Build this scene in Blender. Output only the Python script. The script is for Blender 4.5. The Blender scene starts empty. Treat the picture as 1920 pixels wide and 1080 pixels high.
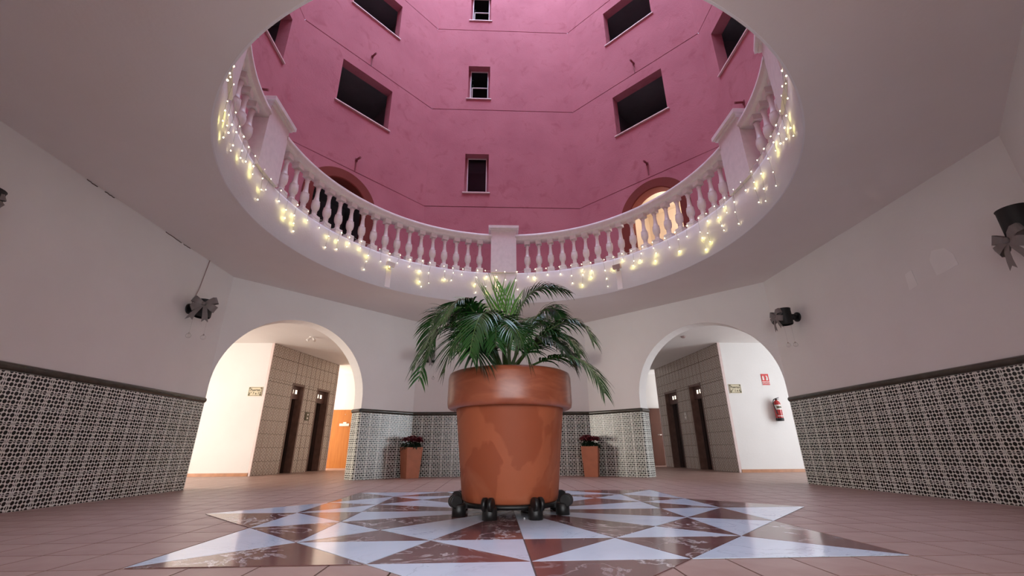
import bpy, math, random
from mathutils import Vector, Matrix
random.seed(7)
PI = math.pi
S = 0.5            # all coordinates below are in half metres (camera height = 1); S turns them into metres
SC = bpy.context.scene
COL = SC.collection

# ------------------------------------------------------------------ camera, world, lights, exposure
def cam_matrix(pitch, yaw, roll):
    cp, sp = math.cos(pitch), math.sin(pitch)
    r = Vector((1, 0, 0)); u = Vector((0, -sp, cp)); f = Vector((0, cp, sp))
    cr, sr = math.cos(roll), math.sin(roll)
    r2 = cr * r + sr * u; u2 = -sr * r + cr * u
    Z = Matrix.Rotation(yaw, 3, 'Z')
    r2, u2, f = Z @ r2, Z @ u2, Z @ f
    return Matrix(((r2.x, u2.x, -f.x), (r2.y, u2.y, -f.y), (r2.z, u2.z, -f.z)))
cam = bpy.data.cameras.new('camera')
camo = bpy.data.objects.new('camera', cam); COL.objects.link(camo)
camo.matrix_world = Matrix.Translation(Vector((-.3755, 0, 1.0)) * S) @ cam_matrix(.3612, -.0441, -.0064).to_4x4()
cam.sensor_width = 36; cam.lens = 805.0856 / 1920 * 36
cam.clip_start = .02; cam.clip_end = 500
SC.camera = camo

w = bpy.data.worlds.new('sky'); SC.world = w; w.use_nodes = True
bg = w.node_tree.nodes['Background']
bg.inputs[0].default_value = (.60, .74, 1.0, 1)
bg.inputs[1].default_value = 6.3

def area(name, loc, aim, sx, sy, power, col):
    l = bpy.data.lights.new(name, 'AREA'); l.shape = 'RECTANGLE'; l.size = sx * S; l.size_y = sy * S
    l.energy = power; l.color = col
    o = bpy.data.objects.new(name, l); COL.objects.link(o)
    o.location = Vector(loc) * S
    o.rotation_euler = (Vector(aim) - Vector(loc)).to_track_quat('-Z', 'Z').to_euler()
    return o
# added area lamps stand in for daylight from openings that are not built
area('daylight_fill_left_hall', (-18.6, 14.5, 2.9), (-11, 15.2, 2.6), 9, 4.6, 285, (1, .93, .82))
area('daylight_fill_left_passage', (-16.5, 28, 3.0), (-10, 28, 2.6), 3, 4.6, 200, (1, .90, .76))
area('daylight_fill_right_hall', (18.6, 14.5, 2.9), (11, 15.2, 2.6), 9, 4.6, 195, (.86, .94, 1))
area('daylight_fill_right_passage', (16.5, 28, 3.0), (10, 28, 2.6), 3, 4.6, 160, (.93, .96, 1))
area('daylight_fill_entrance', (0, -7.4, 3.0), (0, 4, 3.2), 10, 4.6, 165, (.92, .96, 1))  # unseen fill lamp behind the camera, added to brighten the lower room

vs = SC.view_settings
vs.view_transform = 'Standard'; vs.look = 'None'; vs.exposure = 0.56; vs.gamma = 1.0
vs.use_curve_mapping = False
SC.cycles.max_bounces = 10; SC.cycles.diffuse_bounces = 6; SC.cycles.glossy_bounces = 4
SC.cycles.transmission_bounces = 6
SC.cycles.sample_clamp_indirect = 4.0

# ------------------------------------------------------------------ materials
MATS = {}
def nt_mat(name):
    m = bpy.data.materials.new(name); m.use_nodes = True
    b = m.node_tree.nodes['Principled BSDF']; MATS[name] = m
    return m, m.node_tree, b
def N(nt, t, **kw):
    n = nt.nodes.new(t)
    for k, v in kw.items(): setattr(n, k, v)
    return n
def link(nt, a, b): nt.links.new(a, b)
def val(nt, op, a, b=None, c=None):
    n = N(nt, 'ShaderNodeMath', operation=op)
    for i, x in enumerate((a, b, c)):
        if x is None: continue
        if isinstance(x, (int, float)): n.inputs[i].default_value = x
        else: link(nt, x, n.inputs[i])
    return n.outputs[0]
def mixc(nt, f, a, b):
    n = N(nt, 'ShaderNodeMix', data_type='RGBA')
    for s, x in ((n.inputs[0], f), (n.inputs[6], a), (n.inputs[7], b)):
        if isinstance(x, (int, float)): s.default_value = x
        elif isinstance(x, tuple): s.default_value = (*x, 1)
        else: link(nt, x, s)
    return n.outputs[2]
def noise(nt, scale, detail=4, coord='Object', rough=.55, dist=0.0, vec=None):
    n = N(nt, 'ShaderNodeTexNoise'); n.inputs['Scale'].default_value = scale
    n.inputs['Detail'].default_value = detail; n.inputs['Roughness'].default_value = rough
    n.inputs['Distortion'].default_value = dist
    if vec is None:
        t = N(nt, 'ShaderNodeTexCoord'); vec = t.outputs[coord]
    link(nt, vec, n.inputs['Vector'])
    return n.outputs['Fac']
def ramp(nt, f, p0, p1):
    n = N(nt, 'ShaderNodeMapRange'); n.inputs[1].default_value = p0; n.inputs[2].default_value = p1
    link(nt, f, n.inputs[0]); return n.outputs[0]
def bump(nt, b, h, strength, dist=.01):
    n = N(nt, 'ShaderNodeBump'); n.inputs['Strength'].default_value = strength; n.inputs['Distance'].default_value = dist
    link(nt, h, n.inputs['Height']); link(nt, n.outputs[0], b.inputs['Normal'])
def plain(name, c, rough=.5, metal=0, spec=.5, var=0.0, vs=8, coat=0):
    m, nt, b = nt_mat(name)
    b.inputs['Roughness'].default_value = rough; b.inputs['Metallic'].default_value = metal
    b.inputs['Specular IOR Level'].default_value = spec
    b.inputs['Coat Weight'].default_value = coat
    f = noise(nt, vs)
    v = var if var else .06
    link(nt, mixc(nt, ramp(nt, f, .3, .7), tuple(x * (1 - v) for x in c), tuple(min(1, x * (1 + v)) for x in c)), b.inputs['Base Color'])
    return m
def plaster(name, c, c2, bs=.25, stain=None):
    m, nt, b = nt_mat(name)
    b.inputs['Roughness'].default_value = .85; b.inputs['Specular IOR Level'].default_value = .25
    f = noise(nt, 1.3, 6); base = mixc(nt, ramp(nt, f, .35, .68), c, c2)
    if stain:
        f3 = noise(nt, 3.2, 5, dist=1.0); base = mixc(nt, val(nt, 'MULTIPLY', ramp(nt, f3, .56, .72), .5), base, stain)
    link(nt, base, b.inputs['Base Color'])
    bump(nt, b, noise(nt, 28, 6), bs, .006)
    return m
plaster('white_plaster', (.82, .80, .78), (.79, .765, .745))
plaster('ceiling_plaster', (.80, .76, .74), (.77, .73, .71))
plaster('fascia_plaster', (.86, .85, .87), (.80, .78, .80), .35)
plaster('pink_plaster', (.50, .19, .22), (.44, .155, .185), .6, (.36, .10, .12))
plaster('terracotta_paint', (.22, .05, .035), (.18, .04, .03))
plaster('grey_plaster', (.20, .19, .20), (.15, .145, .15))
plaster('cream_plaster', (.80, .68, .54), (.76, .64, .50))
plaster('patch_plaster', (.89, .88, .86), (.84, .82, .80), .5)
plain('groove', (.20, .05, .06), .9)
plain('groove_dark', (.12, .08, .07), .9)
plain('white_stone', (.78, .72, .71), .45, var=.05, vs=14)
plain('sill_stone', (.70, .55, .52), .5)
plain('dado_trim', (.045, .04, .028), .25, var=.25, vs=10, coat=.4)
plain('grout', (.42, .40, .36), .8)
plain('dark_grout', (.10, .06, .05), .9)
plain('skirting', (.50, .24, .13), .35, var=.15)
plain('black_metal', (.006, .006, .007), .55)
plain('castor_black', (.010, .009, .009), .4, spec=.4)
plain('wire', (.50, .49, .46), .5)
plain('frame_metal', (.42, .30, .28), .4)
plain('frame_white', (.65, .58, .58), .4)
plain('stone_frame', (.15, .08, .06), .35, var=.2)
plain('lift_door', (.035, .014, .009), .3, var=.35, vs=3, metal=.3)
plain('lift_header', (.10, .045, .035), .35)
plain('chrome', (.6, .55, .5), .25, metal=.9)
plain('ribbon', (.21, .185, .18), .45, var=.1)
plain('red_paint', (.42, .015, .015), .25, coat=.4)
plain('sign_red', (.62, .03, .03), .5)
plain('label_white', (.80, .76, .72), .5)
plain('sign_cream', (.72, .64, .45), .35)
plain('sign_dark', (.10, .08, .04), .4)
plain('hose', (.02, .008, .008), .5)
plain('soil', (.03, .02, .014), .95, var=.4, vs=20)
plain('leaf_green', (.012, .03, .012), .5)
plain('bract_red', (.11, .004, .012), .55, var=.3, vs=25)
plain('planter_clay', (.44, .15, .075), .5, var=.1)
plain('spout_pink', (.26, .07, .08), .7)
plain('pebble', (.6, .6, .6), .6)

def wood(name, c1, c2):
    m, nt, b = nt_mat(name)
    t = N(nt, 'ShaderNodeTexCoord'); mp = N(nt, 'ShaderNodeMapping'); mp.inputs['Scale'].default_value = (14, 14, 1.2)
    link(nt, t.outputs['Object'], mp.inputs['Vector'])
    f = noise(nt, 1.5, 5, vec=mp.outputs[0], dist=.8)
    link(nt, mixc(nt, ramp(nt, f, .3, .7), c1, c2), b.inputs['Base Color']); b.inputs['Roughness'].default_value = .4
wood('orange_wood', (.50, .19, .035), (.40, .13, .02))
wood('brown_wood', (.13, .045, .025), (.09, .03, .018))

# glazed dado tile: 6 x 4 grid of big and small black lozenges, joints run through the outer ones
def tile_pattern():
    m, nt, b = nt_mat('dado_tile')
    t = N(nt, 'ShaderNodeTexCoord'); sp = N(nt, 'ShaderNodeSeparateXYZ'); link(nt, t.outputs['UV'], sp.inputs[0])
    u = val(nt, 'MULTIPLY', sp.outputs[0], 6.0); v = val(nt, 'MULTIPLY', sp.outputs[1], 4.0)
    cu = val(nt, 'ROUND', u); cv = val(nt, 'ROUND', v)
    fx = val(nt, 'ABSOLUTE', val(nt, 'SUBTRACT', u, cu)); fy = val(nt, 'ABSOLUTE', val(nt, 'SUBTRACT', v, cv))
    d = val(nt, 'MAXIMUM', val(nt, 'MAXIMUM', fx, fy), val(nt, 'MULTIPLY', val(nt, 'ADD', fx, fy), .74))
    par = val(nt, 'MODULO', val(nt, 'ADD', cu, cv), 2.0)
    r = val(nt, 'ADD', .345, val(nt, 'MULTIPLY', par, .15))
    black = ramp(nt, val(nt, 'SUBTRACT', r, d), -.02, .02)
    eu = val(nt, 'MINIMUM', u, val(nt, 'SUBTRACT', 6.0, u)); ev = val(nt, 'MINIMUM', v, val(nt, 'SUBTRACT', 4.0, v))
    e = val(nt, 'MULTIPLY', ramp(nt, eu, .10, .18), ramp(nt, ev, .05, .11))
    black = val(nt, 'MULTIPLY', black, e)
    oi = N(nt, 'ShaderNodeObjectInfo')
    tint = mixc(nt, oi.outputs['Random'], (.78, .80, .73), (.84, .86, .80))
    link(nt, mixc(nt, black, tint, (.010, .010, .007)), b.inputs['Base Color'])
    b.inputs['Roughness'].default_value = .22; b.inputs['Specular IOR Level'].default_value = .45
tile_pattern()
# lift-wall tile: beige glaze with a brown scrolling print
def lift_tile():
    m, nt, b = nt_mat('lift_tile')
    t = N(nt, 'ShaderNodeTexCoord'); sp = N(nt, 'ShaderNodeSeparateXYZ'); link(nt, t.outputs['UV'], sp.inputs[0])
    u = val(nt, 'MULTIPLY', sp.outputs[0], 2.0); v = val(nt, 'MULTIPLY', sp.outputs[1], 4.0)
    a = val(nt, 'SINE', val(nt, 'MULTIPLY', u, 2 * PI)); c = val(nt, 'SINE', val(nt, 'MULTIPLY', v, 2 * PI))
    a2 = val(nt, 'SINE', val(nt, 'MULTIPLY', u, 4 * PI)); c2 = val(nt, 'COSINE', val(nt, 'MULTIPLY', v, 4 * PI))
    s = val(nt, 'ADD', val(nt, 'MULTIPLY', a, c), val(nt, 'MULTIPLY', val(nt, 'MULTIPLY', a2, c2), .6))
    s = val(nt, 'ABSOLUTE', s)
    f = ramp(nt, s, .18, .34)
    eu = val(nt, 'MINIMUM', sp.outputs[0], val(nt, 'SUBTRACT', 1.0, sp.outputs[0]))
    ev = val(nt, 'MINIMUM', sp.outputs[1], val(nt, 'SUBTRACT', 1.0, sp.outputs[1]))
    e = val(nt, 'MINIMUM', ramp(nt, eu, .03, .06), ramp(nt, ev, .02, .04))
    colr = mixc(nt, f, (.05, .028, .02), (.60, .50, .43))
    link(nt, mixc(nt, e, (.20, .14, .11), colr), b.inputs['Base Color'])
    b.inputs['Roughness'].default_value = .22
lift_tile()
def floor_tile():
    m, nt, b = nt_mat('floor_tile')
    oi = N(nt, 'ShaderNodeObjectInfo')
    n1 = noise(nt, 2.2, 6)
    c = mixc(nt, ramp(nt, n1, .35, .68), (.42, .275, .235), (.35, .215, .18))
    c = mixc(nt, val(nt, 'MULTIPLY', oi.outputs['Random'], .35), c, (.39, .25, .21))
    link(nt, c, b.inputs['Base Color'])
    link(nt, val(nt, 'ADD', .30, val(nt, 'MULTIPLY', noise(nt, 5, 5), .22)), b.inputs['Roughness'])
    bump(nt, b, noise(nt, 9, 4), .12, .01)
floor_tile()
def marble(name, c1, c2, vein, veins, rough):
    m, nt, b = nt_mat(name)
    oi = N(nt, 'ShaderNodeObjectInfo'); t = N(nt, 'ShaderNodeTexCoord')
    off = N(nt, 'ShaderNodeVectorMath', operation='ADD'); link(nt, t.outputs['Object'], off.inputs[0])
    cmb = N(nt, 'ShaderNodeCombineXYZ')
    for i in range(3): link(nt, val(nt, 'MULTIPLY', oi.outputs['Random'], 37.0 + 11 * i), cmb.inputs[i])
    link(nt, cmb.outputs[0], off.inputs[1]); v = off.outputs[0]
    base = mixc(nt, ramp(nt, noise(nt, 2.0, 7, vec=v, dist=1.2), .32, .7), c1, c2)
    ridge = val(nt, 'ABSOLUTE', val(nt, 'SUBTRACT', noise(nt, 1.6, 7, vec=v, dist=1.6, rough=.6), .5))
    vm = N(nt, 'ShaderNodeMapRange'); vm.inputs[1].default_value = 0; vm.inputs[2].default_value = .012 * veins
    vm.inputs[3].default_value = 1; vm.inputs[4].default_value = 0; link(nt, ridge, vm.inputs[0])
    fade = ramp(nt, noise(nt, 1.1, 2, vec=v), .40, .56)
    link(nt, mixc(nt, val(nt, 'MULTIPLY', vm.outputs[0], fade), base, vein), b.inputs['Base Color'])
    b.inputs['Roughness'].default_value = rough; b.inputs['Specular IOR Level'].default_value = .5
marble('white_marble', (.70, .76, .86), (.62, .69, .79), (.46, .50, .58), .8, .13)
marble('red_marble', (.20, .085, .085), (.13, .055, .055), (.66, .62, .62), 2.0, .13)
def clay():
    m, nt, b = nt_mat('pot_clay')
    n1 = noise(nt, 1.6, 3, dist=1.5); n2 = noise(nt, 7, 6)
    c = mixc(nt, ramp(nt, n1, .46, .50), (.38, .10, .042), (.30, .07, .027))
    c = mixc(nt, val(nt, 'MULTIPLY', ramp(nt, noise(nt, 1.1, 4, dist=.5), .5, .62), .45), c, (.50, .19, .11))
    c = mixc(nt, val(nt, 'MULTIPLY', ramp(nt, n2, .4, .7), .25), c, (.30, .085, .035))
    link(nt, c, b.inputs['Base Color']); b.inputs['Roughness'].default_value = .6; b.inputs['Specular IOR Level'].default_value = .3
    bump(nt, b, n2, .15, .01)
    m, nt, b = nt_mat('pot_rim_clay')
    t = N(nt, 'ShaderNodeTexCoord'); mp = N(nt, 'ShaderNodeMapping'); mp.inputs['Scale'].default_value = (1, 1, 3.5)
    link(nt, t.outputs['Object'], mp.inputs['Vector'])
    n1 = noise(nt, 2.0, 4, vec=mp.outputs[0], dist=2.0)
    c = mixc(nt, ramp(nt, n1, .4, .6), (.37, .105, .05), (.28, .07, .032))
    link(nt, c, b.inputs['Base Color']); b.inputs['Roughness'].default_value = .34; b.inputs['Coat Weight'].default_value = .2; b.inputs['Coat Roughness'].default_value = .3
clay()
def leafy(name, c1, c2, rough):
    m, nt, b = nt_mat(name)
    link(nt, mixc(nt, noise(nt, 6, 3), c1, c2), b.inputs['Base Color'])
    b.inputs['Roughness'].default_value = rough; b.inputs['Specular IOR Level'].default_value = .6
    b.inputs['Transmission Weight'].default_value = 0
leafy('palm_leaf', (.005, .030, .014), (.030, .12, .012), .27)
leafy('palm_young', (.04, .17, .01), (.08, .24, .015), .33)
leafy('palm_stem', (.05, .10, .02), (.08, .13, .03), .4)
leafy('palm_dark', (.010, .028, .012), (.02, .05, .018), .35)
def emit(name, c, s, base=(.9, .9, .8)):
    m, nt, b = nt_mat(name)
    b.inputs['Base Color'].default_value = (*base, 1)
    b.inputs['Emission Color'].default_value = (*c, 1); b.inputs['Emission Strength'].default_value = s
emit('bulb_light', (1, .84, .48), 9)
emit('indicator_light', (1, .85, .7), .9)
def glass(name, c, rough=0.02):
    m, nt, b = nt_mat(name)
    b.inputs['Base Color'].default_value = (*c, 1); b.inputs['Transmission Weight'].default_value = 1
    b.inputs['Roughness'].default_value = rough; b.inputs['IOR'].default_value = 1.45
glass('bauble_glass', (.97, .97, .97)); glass('pane_glass', (.80, .83, .85)); MATS['pane_glass'].node_tree.nodes['Principled BSDF'].inputs['IOR'].default_value = 1.2
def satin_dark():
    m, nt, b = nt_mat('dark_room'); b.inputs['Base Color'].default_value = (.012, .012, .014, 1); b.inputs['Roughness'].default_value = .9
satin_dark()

# ------------------------------------------------------------------ geometry helper
class G:
    """collects faces of one mesh; coordinates in half metres"""
    def __init__(s): s.v = []; s.f = []; s.uv = None; s.mi = []; s.cur = 0; s.sm = []
    def face(s, pts, smooth=False):
        b = len(s.v); s.v += [tuple(p) for p in pts]; s.f.append(tuple(range(b, b + len(pts)))); s.mi.append(s.cur); s.sm.append(smooth)
    def grid(s, rows, closed=False, smooth=True, cap=False):
        b = len(s.v); n = len(rows[0])
        for r in rows: s.v += [tuple(p) for p in r]
        for i in range(len(rows) - 1):
            for j in range(n if closed else n - 1):
                k = (j + 1) % n
                s.f.append((b + i * n + j, b + i * n + k, b + (i + 1) * n + k, b + (i + 1) * n + j)); s.mi.append(s.cur); s.sm.append(smooth)
        if cap:
            s.f.append(tuple(b + j for j in range(n))[::-1]); s.mi.append(s.cur); s.sm.append(False)
            s.f.append(tuple(b + (len(rows) - 1) * n + j for j in range(n))); s.mi.append(s.cur); s.sm.append(False)
    def box(s, c, d, X=(1, 0, 0), Y=(0, 1, 0), Z=(0, 0, 1)):
        c, X, Y, Z = Vector(c), Vector(X), Vector(Y), Vector(Z)
        b = len(s.v)
        for k in (-.5, .5):
            for j in (-.5, .5):
                for i in (-.5, .5): s.v.append(tuple(c + X * (i * d[0]) + Y * (j * d[1]) + Z * (k * d[2])))
        flip = X.cross(Y).dot(Z) < 0
        for q in ((0, 2, 3, 1), (4, 5, 7, 6), (0, 1, 5, 4), (2, 6, 7, 3), (0, 4, 6, 2), (1, 3, 7, 5)):
            if flip: q = q[::-1]
            s.f.append(tuple(b + i for i in q)); s.mi.append(s.cur); s.sm.append(False)
    def tube(s, pts, r, n=8, cap=True):
        pts = [Vector(p) for p in pts]; rows = []
        rr = r if isinstance(r, (list, tuple)) else [r] * len(pts)
        ref = Vector((0, 0, 1))
        for i, p in enumerate(pts):
            t = (pts[min(i + 1, len(pts) - 1)] - pts[max(i - 1, 0)]).normalized()
            a = t.cross(ref)
            if a.length < .05: a = t.cross(Vector((0, 1, 0)))
            a.normalize(); bb = t.cross(a)
            rows.append([p + (a * math.cos(q) + bb * math.sin(q)) * rr[i] for q in [2 * PI * j / n for j in range(n)]])
        s.grid(rows, True, True, cap)
    def lathe(s, prof, n=24, c=(0, 0, 0), cap=True, squash=None):
        rows = [[(c[0] + r * math.cos(2 * PI * j / n), c[1] + r * math.sin(2 * PI * j / n), c[2] + z) for j in range(n)] for r, z in prof]
        s.grid(rows, True, True, cap)
    def prism(s, poly, axis_n, d, o=(0, 0, 0), X=(1, 0, 0), Y=(0, 0, 1)):
        """polygon (2d) in plane X,Y extruded by d along axis_n"""
        o, X, Y, Nn = Vector(o), Vector(X), Vector(Y), Vector(axis_n)
        a = [o + X * p[0] + Y * p[1] for p in poly]; b2 = [p + Nn * d for p in a]
        s.face(b2); s.face(a[::-1])
        for i in range(len(a)):
            j = (i + 1) % len(a); s.face((a[i], a[j], b2[j], b2[i]))
    def mesh(s, name, mats):
        me = bpy.data.meshes.new(name)
        me.from_pydata([(x * S, y * S, z * S) for x, y, z in s.v], [], s.f)
        for m in (mats if isinstance(mats, (list, tuple)) else [mats]): me.materials.append(MATS[m])
        me.polygons.foreach_set('material_index', s.mi); me.polygons.foreach_set('use_smooth', s.sm)
        if s.uv:
            l = me.uv_layers.new(name='UVMap')
            for i, uv in enumerate(s.uv): l.data[i].uv = uv
        me.update(); return me
def link_obj(name, me, parent=None, loc=(0, 0, 0), rot=None, mat3=None):
    o = bpy.data.objects.new(name, me); COL.objects.link(o)
    if parent: o.parent = parent
    if mat3 is not None: o.matrix_local = Matrix.Translation(Vector(loc) * S) @ mat3.to_4x4()
    else:
        o.location = Vector(loc) * S
        if rot: o.rotation_euler = rot
    return o
def part(g, name, mats, parent=None, loc=(0, 0, 0), rot=None, label=None, kind=None):
    o = link_obj(name, g.mesh(name, mats), parent, loc, rot)
    if label: o['label'] = label
    if kind: o['kind'] = kind
    return o
def struct(g, name, mats):
    o = part(g, name, mats); o['kind'] = 'structure'; return o
def thing(name, label, cat, loc=(0, 0, 0), rotz=0, group=None):
    o = bpy.data.objects.new(name, None); COL.objects.link(o); o.location = Vector(loc) * S; o.rotation_euler = (0, 0, rotz)
    o.empty_display_size = .05
    o['label'] = label; o['category'] = cat
    if group: o['group'] = group
    return o
def tag(o, label, cat, group=None):
    o['label'] = label; o['category'] = cat
    if group: o['group'] = group
    return o
def copy_tree(o, parent=None):
    c = o.copy(); COL.objects.link(c)
    if parent: c.parent = parent
    for ch in list(o.children): copy_tree(ch, c)
    return c
def text(s, size, mat, parent, mat3, loc, name='lettering', extrude=.001, align='CENTER', bold=0):
    cu = bpy.data.curves.new(name, 'FONT'); cu.body = s; cu.size = size * S; cu.extrude = extrude; cu.align_x = align; cu.align_y = 'CENTER'
    cu.offset = bold
    cu.materials.append(MATS[mat])
    tmp = bpy.data.objects.new(name, cu); COL.objects.link(tmp); dg = bpy.context.evaluated_depsgraph_get()
    me = bpy.data.meshes.new_from_object(tmp.evaluated_get(dg)); bpy.data.objects.remove(tmp); bpy.data.curves.remove(cu); me.name = name
    if not me.materials: me.materials.append(MATS[mat])
    o = bpy.data.objects.new(name, me); COL.objects.link(o); o.parent = parent
    o.matrix_local = Matrix.Translation(Vector(loc) * S) @ mat3.to_4x4(); return o

# ------------------------------------------------------------------ room plan (half metres)
A = 9.155; T = math.tan(PI / 8); YC = 9.99; ZD = 2.55; ZC = 6.52; TH = .6
ZT = 7.84                       # upper gallery level
ys, yn = YC - A * T, YC + A * T  # corners of the side walls
K = math.sqrt(.5)
HC = 5.95                       # side hall ceiling

def relief(name, o, sd, nd, sc, zc, depth, mats, thick=.6, matf=None):
    """wall face on a grid; depth(i,j): 0 flush, >0 recess, None = opening through"""
    g = G(); o, sd, nd = Vector(o), Vector(sd), Vector(nd)
    P = lambda s, z, d: o + sd * s + Vector((0, 0, z)) - nd * d
    D = {}
    for i in range(len(sc) - 1):
        for j in range(len(zc) - 1):
            D[i, j] = depth(i, j)
    for (i, j), d in D.items():
        if matf: g.cur = matf(i, j)
        if d is not None:
            g.face((P(sc[i], zc[j], d), P(sc[i + 1], zc[j], d), P(sc[i + 1], zc[j + 1], d), P(sc[i], zc[j + 1], d)))
    g.cur = 0
    dv = lambda d: thick if d is None else d
    for (i, j), d in D.items():
        for (i2, j2) in ((i + 1, j), (i, j + 1)):
            if (i2, j2) in D and dv(D[i2, j2]) != dv(d):
                a, b = dv(d), dv(D[i2, j2])
                if i2 > i: g.face((P(sc[i2], zc[j], a), P(sc[i2], zc[j], b), P(sc[i2], zc[j + 1], b), P(sc[i2], zc[j + 1], a)))
                else: g.face((P(sc[i], zc[j2], a), P(sc[i], zc[j2], b), P(sc[i + 1], zc[j2], b), P(sc[i + 1], zc[j2], a)))
    return struct(g, name, mats)

def arch_face(g, P, s0, s1, a0, a1, z0, z1, zs, za, thick, n=40):
    """wall s0..s1, z0..z1 with an arched opening a0..a1, springing zs, apex za; P(s,z,d)"""
    am, r, h = (a0 + a1) / 2, (a1 - a0) / 2, za - zs
    for x0, x1 in ((s0, a0), (a1, s1)):
        if x1 - x0 > 1e-4:
            for d in (0, thick): g.face((P(x0, z0, d), P(x1, z0, d), P(x1, z1, d), P(x0, z1, d)))
    pts = [(am - r * math.cos(PI * k / n), zs + h * math.sin(PI * k / n)) for k in range(n + 1)]
    for (p, q) in zip(pts, pts[1:]):
        for d in (0, thick): g.face((P(p[0], p[1], d), P(q[0], q[1], d), P(q[0], z1, d), P(p[0], z1, d)))
        g.face((P(p[0], p[1], 0), P(p[0], p[1], thick), P(q[0], q[1], thick), P(q[0], q[1], 0)), True)
    for x in (a0, a1): g.face((P(x, z0, 0), P(x, z0, thick), P(x, zs, thick), P(x, zs, 0)))

# ---- floor: grout bed, terracotta tiles, marble star
g = G(); g.box((0, 12, -.15), (40, 44, .26)); floor = struct(g, 'floor', 'dark_grout')
TP = .6325; TX0 = 0.0; TY0 = 4.73 - 5 * .645; TPY = .645
SR, SX, SY = 5.31, 0.0, 8.49
def in_star(x, y):
    dx, dy = abs(x - SX), abs(y - SY); e = SR * K
    return (max(dx, dy) < e) or ((dx + dy) < SR)
gt = G(); gap = .018
gt.box((0, 0, -.01), (TP - gap, TPY - gap, .02)); tile_me = gt.mesh('tile', 'floor_tile')
bev = G(); rest = G(); cells = []
for i in range(-30, 30):
    for j in range(-14, 46):
        x0, y0 = TX0 + i * TP, TY0 + j * TPY; cx, cy = x0 + TP / 2, y0 + TPY / 2
        if abs(cx) > 17.5 or cy > 31 or cy < -7.5: continue
        if all(in_star(x0 + a * TP, y0 + b * TPY) for a in (0, 1) for b in (0, 1)): continue
        cells.append((cx, cy))
def seen(cx, cy): return 2.3 < cy and abs(cx + .37 - cy * .02) < cy * 1.32 + .4 and abs(cx) < A
near = sorted([c for c in cells if seen(*c)], key=lambda c: math.hypot(c[0] + .37, c[1]))[:300]
ns = set(near)
for c in near: link_obj('tile', tile_me, floor, (c[0], c[1], 0))
for c in cells:
    if c not in ns:
        rest.box((c[0], c[1], -.01), (TP - gap, TPY - gap, .02))
part(rest, 'tile_field', 'floor_tile', floor, kind='stuff')
def sp(r, a): a = math.radians(a); return (SX + SR * r * math.cos(a), SY + SR * r * math.sin(a))
star = part((lambda g: (g.prism([sp(*q) for k in range(8) for q in ((.992, 45 * k), (.7654 * .99, 45 * k + 22.5))], (0, 0, 1), .05, (0, 0, -.046), (1, 0, 0), (0, 1, 0)), g)[1])(G()), 'star_inlay', 'dark_grout', floor)
o1 = .7654; o2 = .5412; m1 = K; m2 = .5
for k in range(8):
    a = 45 * k
    for sgn, mt, lb in ((-1, 'white_marble', 'white marble wedge'), (1, 'red_marble', 'veined red marble wedge')):
        b = a + 22.5 * sgn
        tris = [((1, a), (o1, b), (m1, a)),             # outer spike half
                ((m1, a), (o2, b), (m2, a)),            # inner spike half
                ((m2, a), (o2, b), (0, a))]             # centre wedge
        # rhombus half: its neighbouring mid tip lies on the other side of the 22.5 ray
        tris.append(((o1, b), (m1, a), (o2, b)))
        for q, tr in enumerate(tris):
            # colours alternate from ring to ring: low-angle half white in the spikes; the rhombus half next to the higher tip is red
            if q in (2, 3): mm, ll = ('red_marble', 'veined red marble wedge') if sgn < 0 else ('white_marble', 'white marble wedge')
            else: mm, ll = mt, lb
            P3 = [Vector(sp(*t)) for t in tr]; c = sum(P3, Vector((0, 0))) / 3
            P3 = [c + (p - c) * (1 - .012 / max(.2, (p - c).length)) for p in P3]
            if (P3[1] - P3[0]).cross(P3[2] - P3[0]) < 0: P3 = P3[::-1]
            g = G(); g.prism([p - c for p in P3], (0, 0, 1), .006, (0, 0, 0), (1, 0, 0), (0, 1, 0))
            part(g, 'marble_tile', mm, star, (c.x, c.y, .003), label=ll)

# ---- dado tiling
DW, DH, DT = .434, .30, .035
def dado_mesh(wd):
    g = G(); u1 = wd / DW
    g.box((0, 0, 0), (wd - .006, DT, DH - .006)); me_uv = []
    g.uv = []
    for f in g.f:
        for i in f:
            v = g.v[i]; g.uv.append(((v[0] + (wd) / 2) / DW, (v[2] + DH / 2) / DH))
    return g.mesh('tile', 'dado_tile')
DM = {}
def dado(parent, o, sd, nd, s0, s1, rows=8, name='tile', flip=False):
    """tiles on the wall from s0 to s1, cut tile at the s1 end; also the moulding on top"""
    o, sd, nd = Vector(o), Vector(sd), Vector(nd)
    m3 = Matrix((sd, nd * -1, Vector((0, 0, 1)))).transposed()
    s = s0
    while s < s1 - .03:
        wd = round(min(DW, s1 - s), 3)
        if wd not in DM: DM[wd] = dado_mesh(wd)
        for r in range(rows):
            p = o + sd * (s + wd / 2) + nd * (DT / 2) + Vector((0, 0, DH * (r + .5)))
            link_obj(name, DM[wd], parent, p, mat3=m3)
        s += wd
    g = G()
    prof = [(0, 2.40), (.045, 2.405), (.075, 2.44), (.085, 2.475), (.075, 2.515), (.04, 2.545), (0, 2.55)]
    g.grid([[o + sd * s0 + nd * a + Vector((0, 0, z)) for a, z in prof], [o + sd * s1 + nd * a + Vector((0, 0, z)) for a, z in prof]], False, True)
    g.face([o + sd * s0 + nd * a + Vector((0, 0, z)) for a, z in prof]); g.face([o + sd * s1 + nd * a + Vector((0, 0, z)) for a, z in prof][::-1])
    part(g, 'dado_moulding', 'dado_trim', parent)

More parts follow.
